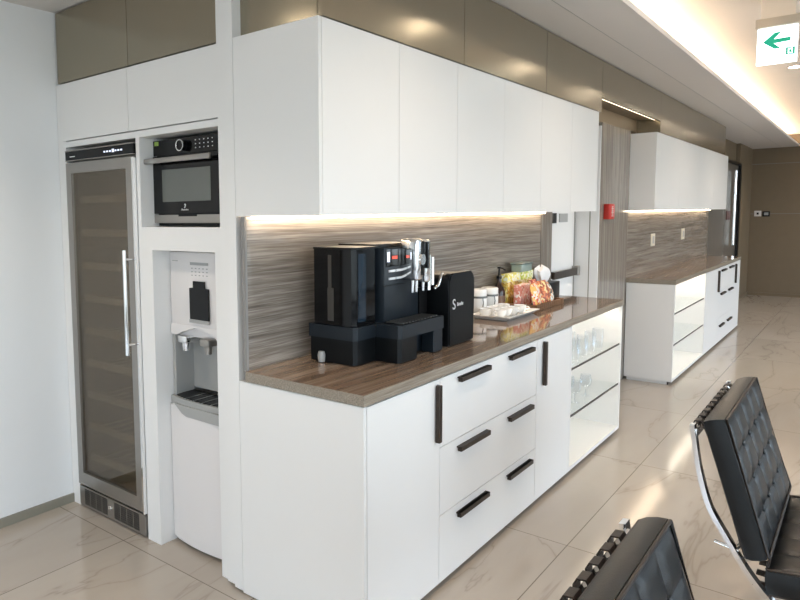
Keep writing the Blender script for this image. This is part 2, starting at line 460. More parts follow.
sbox('trim_8', (XT+.004, XT+.024, 1.905, 2.4965, 2.152, ZT-.008), (XT+.004, XT+.024, 2.4995, 3.085, 2.152, ZT-.008), mat=BRONZE)
sbox('trim_9', (XT+.026, XTB, 1.905, 3.09, 2.146, ZT), mat=SEAM)

# wine fridge
wf = thing('wine_fridge', 'tall stainless steel wine fridge with smoked glass door beside the left wall', 'wine fridge', (2.05, 2.74, 0))
y0, y1 = 2.462, 3.018
bm = bmesh.new()
xi = XT+.03
bx(bm, xi, XTB-.04, y0, y0+.03, .12, 1.815); bx(bm, xi, XTB-.04, y1-.03, y1, .12, 1.815)
bx(bm, XTB-.07, XTB-.04, y0+.03, y1-.03, .12, 1.815); bx(bm, xi, XTB-.07, y0+.03, y1-.03, 1.70, 1.815); bx(bm, xi, XTB-.07, y0+.03, y1-.03, 0.01, .15)
obj('body', bm, INNER, wf)
fx0, fx1 = XT-.012, XT+.028
bm = bmesh.new()
bx(bm, fx0, fx1, y0, y0+.058, .125, 1.755); bx(bm, fx0, fx1, y1-.045, y1, .125, 1.755)
bx(bm, fx0, fx1, y0+.058, y1-.045, 1.705, 1.755); bx(bm, fx0, fx1, y0+.058, y1-.045, .125, .19)
d = obj('door', bm, STEEL, wf)
boxobj('glass', (XT+.0, XT+.006, y0+.058, y1-.045, .19, 1.705), GLSM, d)
bm = bmesh.new(); cyl(bm, (XT-.058, 2.487, .869), (XT-.058, 2.487, 1.341), .0085)
for z in (.915, 1.300): cyl(bm, (XT-.058, 2.487, z), (XT-.01, 2.480, z), .006)
obj('handle', bm, CHROME, d, True)
boxobj('hinge_strip', (XT-.018, XT+.01, y0-.004, y0+.006, .12, 1.75), CHROME, d)
bm = bmesh.new(); bx(bm, XT-.012, XT+.03, y0, y1, 1.768, 1.812)
cp = obj('control_panel', bm, BLACKG, wf)
bm = bmesh.new()
for k in range(7):
    if k != 3: bx(bm, XT-.0135, XT-.012, 2.54+k*.022, 2.552+k*.022, 1.786, 1.793)
bx(bm, XT-.0137, XT-.012, 2.603, 2.618, 1.783, 1.798); obj('display', bm, DISP, cp)
bm = bmesh.new(); bx(bm, XT-.0136, XT-.012, 2.93, 2.975, 1.783, 1.787); obj('badge', bm, SILVERTXT, cp)
bm = bmesh.new(); bx(bm, XT-.014, XT+.02, y0, y1, 1.811, 1.816); bx(bm, XT-.014, XT+.02, y0, y1, 1.764, 1.768); obj('panel_rim', bm, STEEL, cp)
bm = bmesh.new(); bx(bm, XT-.008, XT+.03, y0, y1, .012, .112)
gr = obj('grille', bm, STEEL, wf)
for g0 in (y0+.05, y0+.31):
    bm = bmesh.new()
    for c in range(4):
        for r in range(8):
            bx(bm, XT-.0095, XT-.0075, g0+c*.052, g0+c*.052+.043, .024+r*.0105, .030+r*.0105)
    obj('slots', bm, BLACK, gr)
bm = bmesh.new(); cyl(bm, (XT-.014, y0+.285, .066), (XT-.008, y0+.285, .066), .012); obj('lock', bm, CHROME, gr, True)
for k in range(9):
    z = .24+k*.165
    bm = bmesh.new()
    bx(bm, XT+.04, XT+.058, y0+.035, y1-.035, z, z+.034, .003)
    for j in range(7): bx(bm, XT+.058, XTB-.09, y0+.06+j*.07, y0+.07+j*.07, z+.006, z+.012)
    obj('shelf', bm, BIRCH, wf)

# oven
ov = thing('oven', 'built-in black oven with steel handle in the white cabinet niche above the water dispenser', 'oven', (2.1, 2.19, 1.446))
OX = XT+.075
oy0, oy1 = 1.985, 2.429
bm = bmesh.new(); bx(bm, OX+.02, XTB-.05, oy0, oy1, 1.447, 1.825); obj('body', bm, BLACKM, ov)
cp = boxobj('control_panel', (OX, OX+.02, oy0, oy1, 1.755, 1.822), BLACKG, ov)
bm = bmesh.new(); cyl(bm, (OX-.022, 2.218, 1.788), (OX, 2.218, 1.788), .021, .023, 28)
k = obj('knob', bm, BLACK, cp, True)
bm = bmesh.new(); lathe(bm, [(.021, 0), (.0245, 0), (.0245, .004), (.021, .004)], 0, 0, 28)
for v in bm.verts: v.co = Vector((OX-.0225-v.co.z, 2.218+v.co.x, 1.788+v.co.y))
obj('knob_ring', bm, CHROME, cp, True)
bm = bmesh.new()
for r in range(3):
    for c in range(5):
        bx(bm, OX-.001, OX, 2.14-c*.026, 2.146-c*.026, 1.772+r*.016, 1.776+r*.016)
obj('button', bm, SILVERTXT, cp)
boxobj('energy_sticker', (OX-.001, OX, 2.39, 2.418, 1.80, 1.818), simple('sticker_green', (.35, .5, .1), .5), cp)
dr = boxobj('door', (OX-.004, OX+.02, oy0, oy1, 1.500, 1.752), BLACKG, ov)
boxobj('window', (OX-.006, OX-.004, 2.05, 2.365, 1.552, 1.692), simple('oven_window_glass', (.10, .11, .10), .08, Specular_IOR_Level=.8), dr)
bm = bmesh.new(); bx(bm, OX-.058, OX-.046, oy0+.012, oy1-.003, 1.718, 1.740, .003)
for y in (oy0+.07, oy1-.04): bx(bm, OX-.047, OX-.003, y-.008, y+.008, 1.722, 1.736)
obj('handle', bm, STEEL, dr, True)
boxobj('lower_trim', (OX-.004, OX+.02, oy0, oy1, 1.460, 1.495), STEEL, ov)
boxobj('trim_notch', (OX-.006, OX-.003, 2.14, 2.26, 1.488, 1.496), BLACK, ov)
# the small silver badge: a twisted mark with a word under it
bm = bmesh.new()
prism(bm, [(0, .014), (.008, .010), (0, .004), (.004, 0), (.008, .004), (.012, .014), (.006, .020)], lambda u, v, d: (OX-.0048+d, 2.222-u, 1.523+v), 0, .0007)
obj('badge', bm, SILVERTXT, dr)
text_mesh('badge_lettering', 'Electrolux', .011, SILVERTXT, face_negX((OX-.0046, 2.217, 1.517)), dr)

# water dispenser
wd = thing('water_dispenser', 'white floor-standing water dispenser inside the lower cabinet niche', 'water dispenser', (2.15, 2.2, 0))
DX = 1.88
wy0, wy1 = 1.975, 2.356
bm = bmesh.new(); bx(bm, DX, XTB-.06, wy0, wy1, 1.0, 1.334, .006); 
bm2 = bm
# arched lower lip
prism(bm, [(wy0+.002, 1.01), (wy0+.002, .95), (wy0+.06, .962), (wy0+.14, .996), (wy0+.22, 1.004), (wy0+.30, .98), (wy0+.34, .963), (wy1-.002, .963), (wy1-.002, 1.01)], lambda u, v, d: (d, u, v), DX-.004, DX+.03)
bx(bm, DX+.032, XTB-.06, wy0+.002, wy1-.002, .955, 1.0)
obj('upper_body', bm, PLASTW, wd, True)
bm = bmesh.new()
prism(bm, [(-.060, 0), (.060, 0), (.060, .135), (.036, .138), (.036, .166), (-.036, .166), (-.036, .138), (-.060, .135)], lambda u, v, d: (DX-.012+d, 2.152+u, 1.044+v), 0, .008)
obj('display_panel', bm, BLACKG, wd)
boxobj('display_sill', (DX-.014, DX-.004, 2.090, 2.214, 1.028, 1.043), PLASTG, wd)
bm = bmesh.new()
for r in range(3):
    for c in range(5): bx(bm, DX-.0016, DX+.001, 2.20-c*.024, 2.208-c*.024, 1.232+r*.015, 1.236+r*.015)
obj('button', bm, PLASTG, wd)
boxobj('status_window', (DX-.0016, DX+.001, 2.10, 2.215, 1.278, 1.290), PLASTG, wd)
boxobj('badge', (DX-.0016, DX+.001, 2.30, 2.335, 1.292, 1.295), PLASTG, wd)
bm = bmesh.new()
bx(bm, DX+.11, DX+.30, wy0, wy1, .70, .965); bx(bm, DX+.005, DX+.11, wy1-.02, wy1, .65, .965); bx(bm, DX+.005, DX+.11, wy0, wy0+.02, .65, .965)
obj('alcove', bm, PLASTG, wd)
for y in (2.27, 2.125):
    bm = bmesh.new(); bx(bm, DX-.012, DX+.06, y-.03, y+.03, .93, .962, .006); cyl(bm, (DX+.012, y, .895), (DX+.012, y, .94), .016, .02)
    obj('tap', bm, CHROME if y > 2.2 else STEEL, wd, True)
boxobj('cup_lever', (DX+.09, DX+.11, 2.02, 2.15, .76, .772), PLASTW, wd, bev=.003)
bm = bmesh.new(); cyl(bm, (DX+.06, 2.07, .86), (DX+.11, 2.07, .86), .02); obj('hose_port', bm, BLACK, wd, True)
bm = bmesh.new()
ys = [wy0+(wy1-wy0)*k/10 for k in range(11)]
def xfront(y): t = (y-(wy0+wy1)/2)/((wy1-wy0)/2); return DX-.012-.018*(1-t*t)
poly = [(xfront(y), y) for y in ys] + [(DX+.12, wy1), (DX+.12, wy0)]
prism(bm, poly, lambda u, v, d: (u, v, d), .650, .682)
tr = obj('drip_tray', bm, PLASTG, wd)
bm = bmesh.new()
poly2 = [(xfront(y)+.012, wy0+.014+(y-wy0)*.9) for y in ys] + [(DX+.108, wy1-.014), (DX+.108, wy0+.014)]
prism(bm, poly2, lambda u, v, d: (u, v, d), .6825, .686); obj('drip_mesh', bm, BLACKM, tr)
bm = bmesh.new()
for k in range(5): bx(bm, DX-.03, DX+.1, wy0+.04+k*.055, wy0+.044+k*.055, .686, .689)
obj('drip_bar', bm, CHROME, tr)
bm = bmesh.new()
poly = [(xfront(y)-.004, y) for y in ys] + [(XTB-.06, wy1), (XTB-.06, wy0)]
prism(bm, poly, lambda u, v, d: (u, v, d), .02, .648)
bmesh.ops.bevel(bm, geom=[e for e in bm.edges if abs(e.verts[0].co.z-e.verts[1].co.z) < 1e-4], offset=.006, segments=2, affect='EDGES')
lb = obj('lower_body', bm, PLASTW, wd, True)
bm = bmesh.new()
prism(bm, [(wy0+.02, .656), (wy1-.05, .656), (wy1-.10, .62), (wy1-.13, .61), (wy0+.02, .61)], lambda u, v, d: (d, u, v), xfront(2.165)-.006, xfront(2.165)+.02)
obj('pull_recess', bm, PLASTG, wd)

# ------------------------------------------------------------ near base units
ZP = .858                                        # underside of worktop
TOE = .028
def carcass(x0, x1, y0, y1, z0, z1, end=None):
    bm = bmesh.new(); bx(bm, x0, x1, y0, y1, z0, z1); return bm
def hhandle(bm, x0, x1, z, y=YF):
    bx(bm, x0, x1, y-.022, y-.004, z-.010, z+.010, .002); bx(bm, x0, x1, y-.02, y+.001, z+.004, z+.010)
def vhandle(bm, x, z0, z1, y=YF):
    bx(bm, x-.011, x+.011, y-.022, y-.004, z0, z1, .002); bx(bm, x+.004, x+.010, y-.02, y+.001, z0, z1)
YD = YF+.02                                      # back of door fronts
g_base = 'white base units under the near worktop'
u = thing('base_cabinet', 'white base unit with one tall door at the near corner of the counter', 'cabinet', (2.0, 1.5, 0), g_base)
bm = bmesh.new(); bx(bm, XC+.016, 2.266, YD, YW+.005, TOE, ZP); bx(bm, XC+.02, 2.266, YF+.04, YW, 0, TOE); obj('carcass', bm, WHITE, u)
boxobj('side_panel', (XC, XC+.016, YF, 1.798, 0.006, ZP-.001), WHITE, u)
d = boxobj('door', (XC+.020, 2.2665, YF, YD, TOE, ZP-.004), WHITE, u)
bm = bmesh.new(); vhandle(bm, 2.237, .612, .835); obj('handle', bm, DARKBRONZE, d)
u = thing('base_cabinet', 'white base unit with three wide drawers each with two dark handles', 'cabinet', (2.76, 1.5, 0), g_base)
bm = bmesh.new(); bx(bm, 2.268, 3.252, YD, YW+.005, TOE, ZP); bx(bm, 2.268, 3.252, YF+.04, YW, 0, TOE); obj('carcass', bm, WHITE, u)
for z0, z1, zh in ((.5815, ZP-.004, .824), (.3055, .5785, .538), (TOE, .3025, .262)):
    d = boxobj('drawer', (2.2695, 3.2505, YF, YD, z0, z1), WHITE, u)
    for x0 in (2.41, 2.905):
        bm = bmesh.new(); hhandle(bm, x0, x0+.275, zh); obj('handle', bm, DARKBRONZE, d)
u = thing('base_cabinet', 'white base unit with one narrow door between drawers and lit open shelves', 'cabinet', (3.5, 1.5, 0), g_base)
bm = bmesh.new(); bx(bm, 3.254, 3.748, YD, YW+.005, TOE, ZP); bx(bm, 3.254, 3.748, YF+.04, YW, 0, TOE); obj('carcass', bm, WHITE, u)
d = boxobj('door', (3.2555, 3.7465, YF, YD, TOE, ZP-.004), WHITE, u)
bm = bmesh.new(); vhandle(bm, 3.335, .612, .835); obj('handle', bm, DARKBRONZE, d)

def shelf_unit(x0, x1, yb, label, group, endth=.018):
    u = thing('shelf_cabinet', label, 'shelf unit', ((x0+x1)/2, 1.5, 0), group)
    bm = bmesh.new()
    bx(bm, x0, x0+.018, YF, yb, TOE, ZP); bx(bm, x1-endth, x1, YF, yb, TOE, ZP)
    bx(bm, x0+.018, x1-endth, yb-.016, yb, TOE, ZP); bx(bm, x0+.018, x1-endth, YF, yb-.016, TOE, TOE+.02)
    bx(bm, x0+.018, x1-endth, YF+.03, yb-.016, ZP-.012, ZP)
    bx(bm, x0+.02, x1-.02, YF+.04, yb-.02, 0, TOE)
    obj('carcass', bm, WHITE, u)
    for z in (.60, .33):
        bm = bmesh.new(); bx(bm, x0+.019, x1-endth-.001, YF+.012, yb-.017, z, z+.009)
        s = obj('glass_shelf', bm, GLCL, u)
        boxobj('shelf_front_edge', (x0+.019, x1-endth-.001, YF+.007, YF+.0115, z-.001, z+.010), SHELFEDGE, s)
    bm = bmesh.new(); bx(bm, x0+.03, x1-endth-.01, YF+.05, YF+.065, ZP-.02, ZP-.012)
    bx(bm, x0+.03, x1-endth-.01, yb-.06, yb-.045, ZP-.02, ZP-.012)
    obj('light_strip', bm, LEDS, u)
    return u
shelf_unit(3.75, X1E-.004, YW+.005, 'open white shelf unit with lit glass shelves holding glassware, near counter', 'lit open shelf units')
# toe-kick strips
sbox('trim_10', (XC+.02, X1E-.01, YF+.03, YF+.038, 0, TOE), mat=DARKBRONZE)

# worktop near
def worktop(x0, x1, y0, y1, label):
    bm = bmesh.new(); vs = bx(bm, x0, x1, y0, y1, .86, .90, .0015, 1)
    bm.normal_update()
    for f in bm.faces: f.material_index = 0 if f.normal.z > .5 else 1
    return tag(obj('worktop', bm, [STONET, STONEE]), label, 'worktop')
worktop(XC-.006, X1E, YF-.006, YW-.001, 'long polished brown stone worktop under the coffee machine')
bs = boxobj('backsplash', (XC+.012, 4.712, YW, YW+.012, .90, 1.482), STONEH)
tag(bs, 'horizontally veined grey-brown stone backsplash behind the coffee machine', 'backsplash')
sc = boxobj('backsplash_side', (XC+.001, XC+.012, YW-.006, YW+.012, .90, 1.483), SEAM, bs)

# upper cabinets near
def upper(x0, x1, label, group, yb, nd, z1=2.138, end=False):
    u = thing('wall_cabinet', label, 'cabinet', ((x0+x1)/2, 1.58, 1.485), group)
    boxobj('carcass', (x0+.001, x1-.001, YU+.02, yb, 1.487, z1-.002), WHITE, u)
    w = (x1-x0)/nd
    for k in range(nd):
        boxobj('door', (x0+k*w+.0012, x0+(k+1)*w-.0012, YU, YU+.019, 1.485, z1), WHITE, u)
    return u
gu = 'white wall cabinets above the coffee machine'
U = [XC+.018, 2.735, 3.725, 4.715]
ups = [upper(U[0], U[1], 'white two-door wall cabinet nearest the camera, beside the tall cabinet', gu, YW+.03, 2),
       upper(U[1], U[2], 'middle white two-door wall cabinet above the small black milk cooler', gu, YW+.005, 2),
       upper(U[2], U[3], 'farthest white two-door wall cabinet of the near row, beside the column', gu, YW-.004, 2)]
boxobj('side_panel', (XC, XC+.017, YU, 1.798, 1.485, 2.138), WHITE, ups[0])
boxobj('side_panel', (4.7155, 4.73, YU, YW-.004, 1.485, 2.138), WHITE, ups[2])
l = boxobj('under_cabinet_light', (XC+.03, 4.70, YW-.035, YW-.012, 1.474, 1.4845), LEDW)
tag(l, 'warm light strip under the near wall cabinets along the backsplash', 'light strip')

# ------------------------------------------------------------ second unit
shelf_unit(X2S+.003, 7.69, YB-.004, 'open white shelf unit with empty lit glass shelves, far counter', 'lit open shelf units')
sbox('trim_11', (X2S+.02, X2E-.01, YF+.03, YF+.038, 0, TOE), mat=DARKBRONZE)
u = thing('base_cabinet', 'far white base unit with drawers and dark handles near the steel door', 'cabinet', (8.8, 1.4, 0))
bm = bmesh.new(); bx(bm, 7.692, X2E-.004, YD, YB-.004, TOE, ZP); bx(bm, 7.7, X2E-.02, YF+.04, YB-.02, 0, TOE); obj('carcass', bm, WHITE, u)
d = boxobj('door', (7.693, 8.43, YF, YD, TOE, ZP-.004), WHITE, u)
bm = bmesh.new(); vhandle(bm, 8.38, .60, .83); obj('handle', bm, DARKBRONZE, d)
for z0, z1, zh in ((.601, ZP-.004, .818), (.301, .599, .56), (TOE, .299, .205)):
    d = boxobj('drawer', (8.432, 9.488, YF, YD, z0, z1), WHITE, u)
    for x0 in (8.55, 9.07):
        bm = bmesh.new(); hhandle(bm, x0, x0+.28, zh); obj('handle', bm, DARKBRONZE, d)
d = boxobj('door', (9.49, X2E-.005, YF, YD, TOE, ZP-.004), WHITE, u)
bm = bmesh.new(); vhandle(bm, 9.55, .60, .83); obj('handle', bm, DARKBRONZE, d)
worktop(X2S+.002, X2E, YF-.006, YB+.012, 'shorter polished brown stone worktop of the far counter beyond the column')
bs = boxobj('backsplash', (X2S+.004, 10.0, YB, YB+.012, .90, 1.482), STONEH)
tag(bs, 'veined stone backsplash with two outlets behind the far counter', 'backsplash')
g2 = 'white wall cabinets above the far counter'
a = upper(X2S+.02, 8.13, 'white wall cabinet with visible grey side just beyond the column', g2, YB+.004, 2, 2.14)
boxobj('side_panel', (X2S+.002, X2S+.0195, YU, YB-.001, 1.485, 2.14), WHITE, a)
upper(8.13, X2E, 'farthest white wall cabinet, beside the steel door', g2, YB+.004, 2, 2.14)
l = boxobj('under_cabinet_light', (X2S+.03, 9.93, YB-.035, YB-.012, 1.474, 1.4845), LEDW)
tag(l, 'warm light strip under the far wall cabinets', 'light strip')
for i, (x, z) in enumerate(((7.18, 1.20), (8.53, 1.217))):
    t = thing('wall_outlet', 'cream wall outlet on the far stone backsplash, ' + ('nearer the column' if i == 0 else 'nearer the steel door'), 'outlet', (x, YB, z), 'outlets on the far backsplash')
    boxobj('plate', (x-.07, x+.07, YB-.009, YB-.001, z-.06, z+.06), simple('cream_plate%d' % i, (.68, .62, .5), .4), t, bev=.003)
    boxobj('socket', (x-.03, x+.03, YB-.0115, YB-.009, z-.035, z+.035), PLASTG, t)

# ------------------------------------------------------------ fire alarm
t = thing('fire_alarm', 'small red fire alarm box on the stone column', 'fire alarm', (5.66, YB, 1.48))
boxobj('housing', (5.595, 5.73, YB-.045, YB-.0005, 1.42, 1.54), RED, t, bev=.004)
bm = bmesh.new(); bx(bm, 5.605, 5.72, YB-.048, YB-.045, 1.43, 1.53); obj('cover', bm, RED, t)
bm = bmesh.new()
for k, (dx, w_) in enumerate(((.0, .05), (.012, .03), (-.004, .055), (.008, .035), (.0, .05), (.01, .03))):
    z = 1.442+k*.0145; bx(bm, 5.64+dx, 5.64+dx+w_, YB-.0490, YB-.0480, z, z+.007)
bx(bm, 5.652, 5.661, YB-.0490, YB-.0480, 1.442, 1.522)
obj('lettering', bm, REDTXT, t)

# switches on far wall
t = thing('wall_switch', 'white wall switch plate on the brown far wall', 'switch', (XF, 1.49, 1.40))
boxobj('plate', (XF-.014, XF-.0005, 1.44, 1.54, 1.355, 1.45), PLASTW, t, bev=.003)
boxobj('rocker', (XF-.018, XF-.014, 1.475, 1.505, 1.385, 1.42), BLACKM, t)
t = thing('thermostat', 'small black wall thermostat beside the white switch on the brown wall', 'thermostat', (XF, 1.37, 1.40))
boxobj('housing', (XF-.02, XF-.0005, 1.32, 1.425, 1.35, 1.44), BLACKM, t, bev=.003)
boxobj('screen', (XF-.022, XF-.02, 1.34, 1.40, 1.375, 1.42), PLASTG, t)

# ------------------------------------------------------------ exit sign
SX = 4.85
t = thing('exit_sign', 'hanging white exit sign with green left arrow near the ceiling cove', 'exit sign', (SX, .46, ZR))
bm = bmesh.new(); bx(bm, SX-.03, SX+.03, .36, .572, 2.534, 2.585, .003); obj('mounting_rail', bm, simple('cream_metal', (.50, .44, .36), .4), t, True)
boxobj('ceiling_mount', (SX-.022, SX+.022, .385, .548, 2.586, ZR-.001), simple('cream_mount', (.74, .67, .58), .5), t)
pn = boxobj('panel', (SX-.012, SX+.012, .372, .562, 2.325, 2.532), SIGNW, t, bev=.002)
bm = bmesh.new()
cy, cz = .470, 2.446
arrow = [(-.065, 0), (-.01, .048), (.022, .050), (-.012, .012), (.066, .014), (.066, -.008), (-.012, -.012), (.022, -.044), (-.008, -.044)]
prism(bm, arrow, lambda u, v, dd: (SX-.0135+dd, cy-u, cz+v+.006), 0, .001)
obj('arrow', bm, GREEN, pn)
bm = bmesh.new()
bx(bm, SX-.0135, SX-.0125, .382, .424, 2.366, 2.408); obj('running_figure_plate', bm, GREEN, pn)
bm = bmesh.new()
bx(bm, SX-.0142, SX-.0136, .392, .414, 2.372, 2.402); obj('doorway', bm, SIGNW, pn)
bm = bmesh.new()
fx = SX-.0149
def seg(y0, z0, y1, z1, w=.0022):
    a = Vector((y0, z0)); b = Vector((y1, z1)); n = (b-a).normalized(); n = Vector((-n.y, n.x))*w
    prism(bm, [tuple(a+n), tuple(a-n), tuple(b-n), tuple(b+n)], lambda u, v, dd: (fx+dd, u, v), 0, .0006)
seg(.404, 2.394, .402, 2.384, .004); seg(.402, 2.384, .409, 2.375, .003); seg(.402, 2.384, .396, 2.375, .003); seg(.404, 2.391, .411, 2.386); seg(.403, 2.391, .396, 2.388)
cyl(bm, (fx, .4045, 2.3985), (fx+.0006, .4045, 2.3985), .003, n=12)
obj('running_figure', bm, GREEN, pn)

# ------------------------------------------------------------ downlights
def downlight(x, y, z, label, power, group='ceiling downlights'):
    t = thing('downlight', label, 'downlight', (x, y, z), group)
    bm = bmesh.new(); lathe(bm, [(.045, z-.003), (.058, z-.004), (.060, z-.0005), (.045, z-.0005)], x, y, 28); obj('ring', bm, PLASTW, t, True)
    bm = bmesh.new(); cyl(bm, (x, y, z-.0032), (x, y, z-.0012), .044, n=28); obj('lens', bm, DOWNL, t)
    L = bpy.data.lights.new('downlight_lamp', 'SPOT'); L.energy = power; L.color = (1, .84, .68); L.spot_size = math.radians(125); L.spot_blend = .7; L.shadow_soft_size = .05
    o = bpy.data.objects.new('downlight_lamp', L); COL.objects.link(o); o.parent = t; o.location = (0, 0, -.015)
    return t
LX = [.5+1.7*k for k in range(8)]
for k, x in enumerate(LX):
    downlight(x, .57, ZR, 'round warm ceiling downlight in the row along the cove, ' + ['nearest the camera', 'second from the camera', 'third from the camera', 'before the exit sign', 'just past the exit sign', 'sixth from the camera', 'seventh from the camera', 'closest to the far wall'][k], 22)
for k, x in enumerate((-1.2, 2.2, 5.6, 9.0)):
    downlight(x, -1.6, ZR, 'round warm ceiling downlight over the seating area, ' + ['behind the camera', 'above the chairs', 'beyond the chairs', 'near the far wall'][k], 22)
for k, (x, y) in enumerate(((.75, 2.35), (-1.2, 2.35))):
    downlight(x, y, ZT, 'round warm downlight in the low ceiling ' + ('in front of the oven' if k == 0 else 'behind the camera by the left wall'), 22)

# ------------------------------------------------------------ coffee machine
cm = thing('coffee_machine', 'large black coffee machine with chrome spout and water tank on the worktop', 'coffee machine', (2.28, 1.5, .90))
CX0 = 2.085
bm = bmesh.new()
bx(bm, CX0+.15, 2.50, 1.452, 1.69, 1.045, 1.352, .006); bx(bm, CX0, 2.50, 1.62, 1.688, 1.053, 1.345)
obj('body', bm, BLUEBLK, cm, True)
bm = bmesh.new()
prism(bm, [(2.06, 1.69), (2.06, 1.482), (2.075, 1.472), (2.20, 1.472), (2.20, 1.37), (2.215, 1.36), (2.33, 1.36), (2.345, 1.372), (2.345, 1.69)], lambda u, v, d: (u, v, d), .903, 1.0)
obj('base', bm, BLACKM, cm)
bm = bmesh.new()
prism(bm, [(2.054, 1.695), (2.054, 1.478), (2.07, 1.466), (2.194, 1.466), (2.194, 1.364), (2.21, 1.353), (2.54, 1.353), (2.55, 1.362), (2.55, 1.45), (2.50, 1.46), (2.50, 1.695)], lambda u, v, d: (u, v, d), 1.0, 1.052)
obj('base_rim', bm, BLUEBLK, cm)
bm = bmesh.new(); bx(bm, 2.47, 2.545, 1.36, 1.42, .903, 1.0, .004); bx(bm, 2.345, 2.545, 1.43, 1.46, .903, 1.0)
obj('tray_leg', bm, BLUEBLK, cm)
bm = bmesh.new(); bx(bm, 2.225, 2.53, 1.362, 1.448, 1.052, 1.056)
dt = obj('drip_tray', bm, BLACKG, cm)
bm = bmesh.new()
for k in range(12): bx(bm, 2.235+k*.024, 2.245+k*.024, 1.366, 1.444, 1.056, 1.059)
obj('drip_grid', bm, STEELDK, dt)
# water tank: glossy smoked walls
bm = bmesh.new()
tk = [(2.062, 1.672), (2.062, 1.49), (2.075, 1.474), (2.20, 1.474), (2.215, 1.49), (2.215, 1.615), (2.08, 1.615), (2.08, 1.672)]
prism(bm, tk, lambda u, v, d: (u, v, d), 1.054, 1.352)
tank = obj('water_tank', bm, BLACKG, cm)
bm = bmesh.new(); prism(bm, [(2.06, 1.674), (2.06, 1.488), (2.074, 1.472), (2.222, 1.472), (2.222, 1.674)], lambda u, v, d: (u, v, d), 1.352, 1.360)
obj('tank_lid', bm, BLACK, tank)
bm = bmesh.new(); prism(bm, [(2.235, 1.68), (2.235, 1.50), (2.30, 1.48), (2.45, 1.48), (2.49, 1.52), (2.49, 1.68)], lambda u, v, d: (u, v, d), 1.353, 1.366)
obj('bean_lid', bm, BLACK, cm)
bm = bmesh.new()
bx(bm, 2.0612, 2.0625, 1.585, 1.602, 1.20, 1.33); bx(bm, 2.0612, 2.0625, 1.575, 1.605, 1.07, 1.20)
obj('level_gauge', bm, simple('smoked_gauge', (.05, .045, .04), .3), tank)
bm = bmesh.new(); bx(bm, 2.085, 2.135, 1.4728, 1.474, 1.07, 1.335); obj('inner_glint', bm, simple('painted_blue_glint', (.012, .024, .04), .08), tank)  # blue reflection on the tank front, painted as a coloured strip
# display and keys
bm = bmesh.new(); bx(bm, 2.245, 2.375, 1.449, 1.453, 1.275, 1.345); ds = obj('display', bm, BLACKG, cm)
bm = bmesh.new(); bx(bm, 2.285, 2.325, 1.4475, 1.449, 1.305, 1.318); obj('display_text', bm, DISPR, ds)
bm = bmesh.new(); bx(bm, 2.250, 2.268, 1.4475, 1.449, 1.295, 1.335); obj('display_side_light', bm, DISP, ds)
for z in (1.222, 1.253):
    for x in (2.265, 2.318):
        boxobj('key', (x, x+.045, 1.4475, 1.453, z, z+.009), simple('silver_key', (.8, .82, .85), .25), cm)
bm = bmesh.new(); bx(bm, 2.225, 2.385, 1.449, 1.452, 1.198, 1.202); obj('front_seam', bm, BLACK, cm)
# chrome spout
bm = bmesh.new()
bx(bm, 2.355, 2.40, 1.375, 1.452, 1.215, 1.385, .008, 3); bx(bm, 2.405, 2.44, 1.39, 1.452, 1.225, 1.38, .008, 3); bx(bm, 2.445, 2.485, 1.385, 1.452, 1.20, 1.378, .008, 3)
cyl(bm, (2.395, 1.37, 1.30), (2.395, 1.39, 1.30), .022); 
sp_ = obj('spout', bm, CHROME, cm, True)
for x in (2.37, 2.40, 2.455):
    bm = bmesh.new(); cyl(bm, (x, 1.405, 1.165), (x, 1.405, 1.22), .0065, .009); obj('nozzle', bm, CHROME, sp_, True)
bm = bmesh.new(); bx(bm, 2.392, 2.408, 1.372, 1.392, 1.235, 1.375); bx(bm, 2.44, 2.455, 1.378, 1.40, 1.26, 1.37); obj('spout_insert', bm, BLACKG, sp_)
# steam pipes on the right flank
for x, z0, z1 in ((2.53, 1.16, 1.31), (2.56, 1.18, 1.30)):
    bm = bmesh.new(); cyl(bm, (x, 1.42, z0), (x, 1.42, z1), .009); obj('steam_pipe', bm, CHROME, cm, True)
bm = bmesh.new(); tube(bm, smooth_curve([(2.575, 1.42, 1.16), (2.60, 1.415, 1.17), (2.615, 1.41, 1.20), (2.63, 1.41, 1.225)]), .007); obj('milk_pipe', bm, CHROME, cm, True)
bm = bmesh.new(); bx(bm, 2.503, 2.60, 1.435, 1.60, 1.17, 1.30, .01); obj('steam_housing', bm, BLACK, cm, True)
boxobj('side_body', (2.503, 2.57, 1.45, 1.66, 1.055, 1.17), BLACK, cm)
bm = bmesh.new(); lathe(bm, [(0, .903), (.014, .903), (.016, .93), (.012, .945), (0, .945)], 2.052, 1.63, 16); obj('side_tap', bm, PLASTG, cm, True)

# ------------------------------------------------------------ milk cooler
mc = thing('milk_cooler', 'small black milk cooler with rounded top beside the coffee machine', 'cooler', (2.73, 1.5, .90))
bm = bmesh.new()
def rounded(x0, x1, z0, z1, r, n=6):
    p = [(x0, z0), (x1, z0)]
    for cxx, a0 in ((x1-r, 0), (x0+r, 90)):
        for k in range(n+1):
            a = math.radians(a0+90*k/n); p.append((cxx+r*math.cos(a), z1-r+r*math.sin(a)))
    return p
prism(bm, rounded(2.622, 2.845, .906, 1.218, .03), lambda u, v, d: (u, d, v), 1.395, 1.68)
obj('body', bm, BLACKM, mc, True)
bm = bmesh.new()
prism(bm, rounded(2.615, 2.852, .904, 1.225, .035), lambda u, v, d: (u, d, v), 1.365, 1.392)
bmesh.ops.bevel(bm, geom=[e for e in bm.edges if e.verts[0].co.y < 1.366 and e.verts[1].co.y < 1.366], offset=.006, segments=2, affect='EDGES')
d = obj('door', bm, BLACKM, mc, True)
text_mesh('badge', 'S', .065, SILVERTXT, face_negY((2.655, 1.3645, 1.085)), d, .001)
bm = bmesh.new()
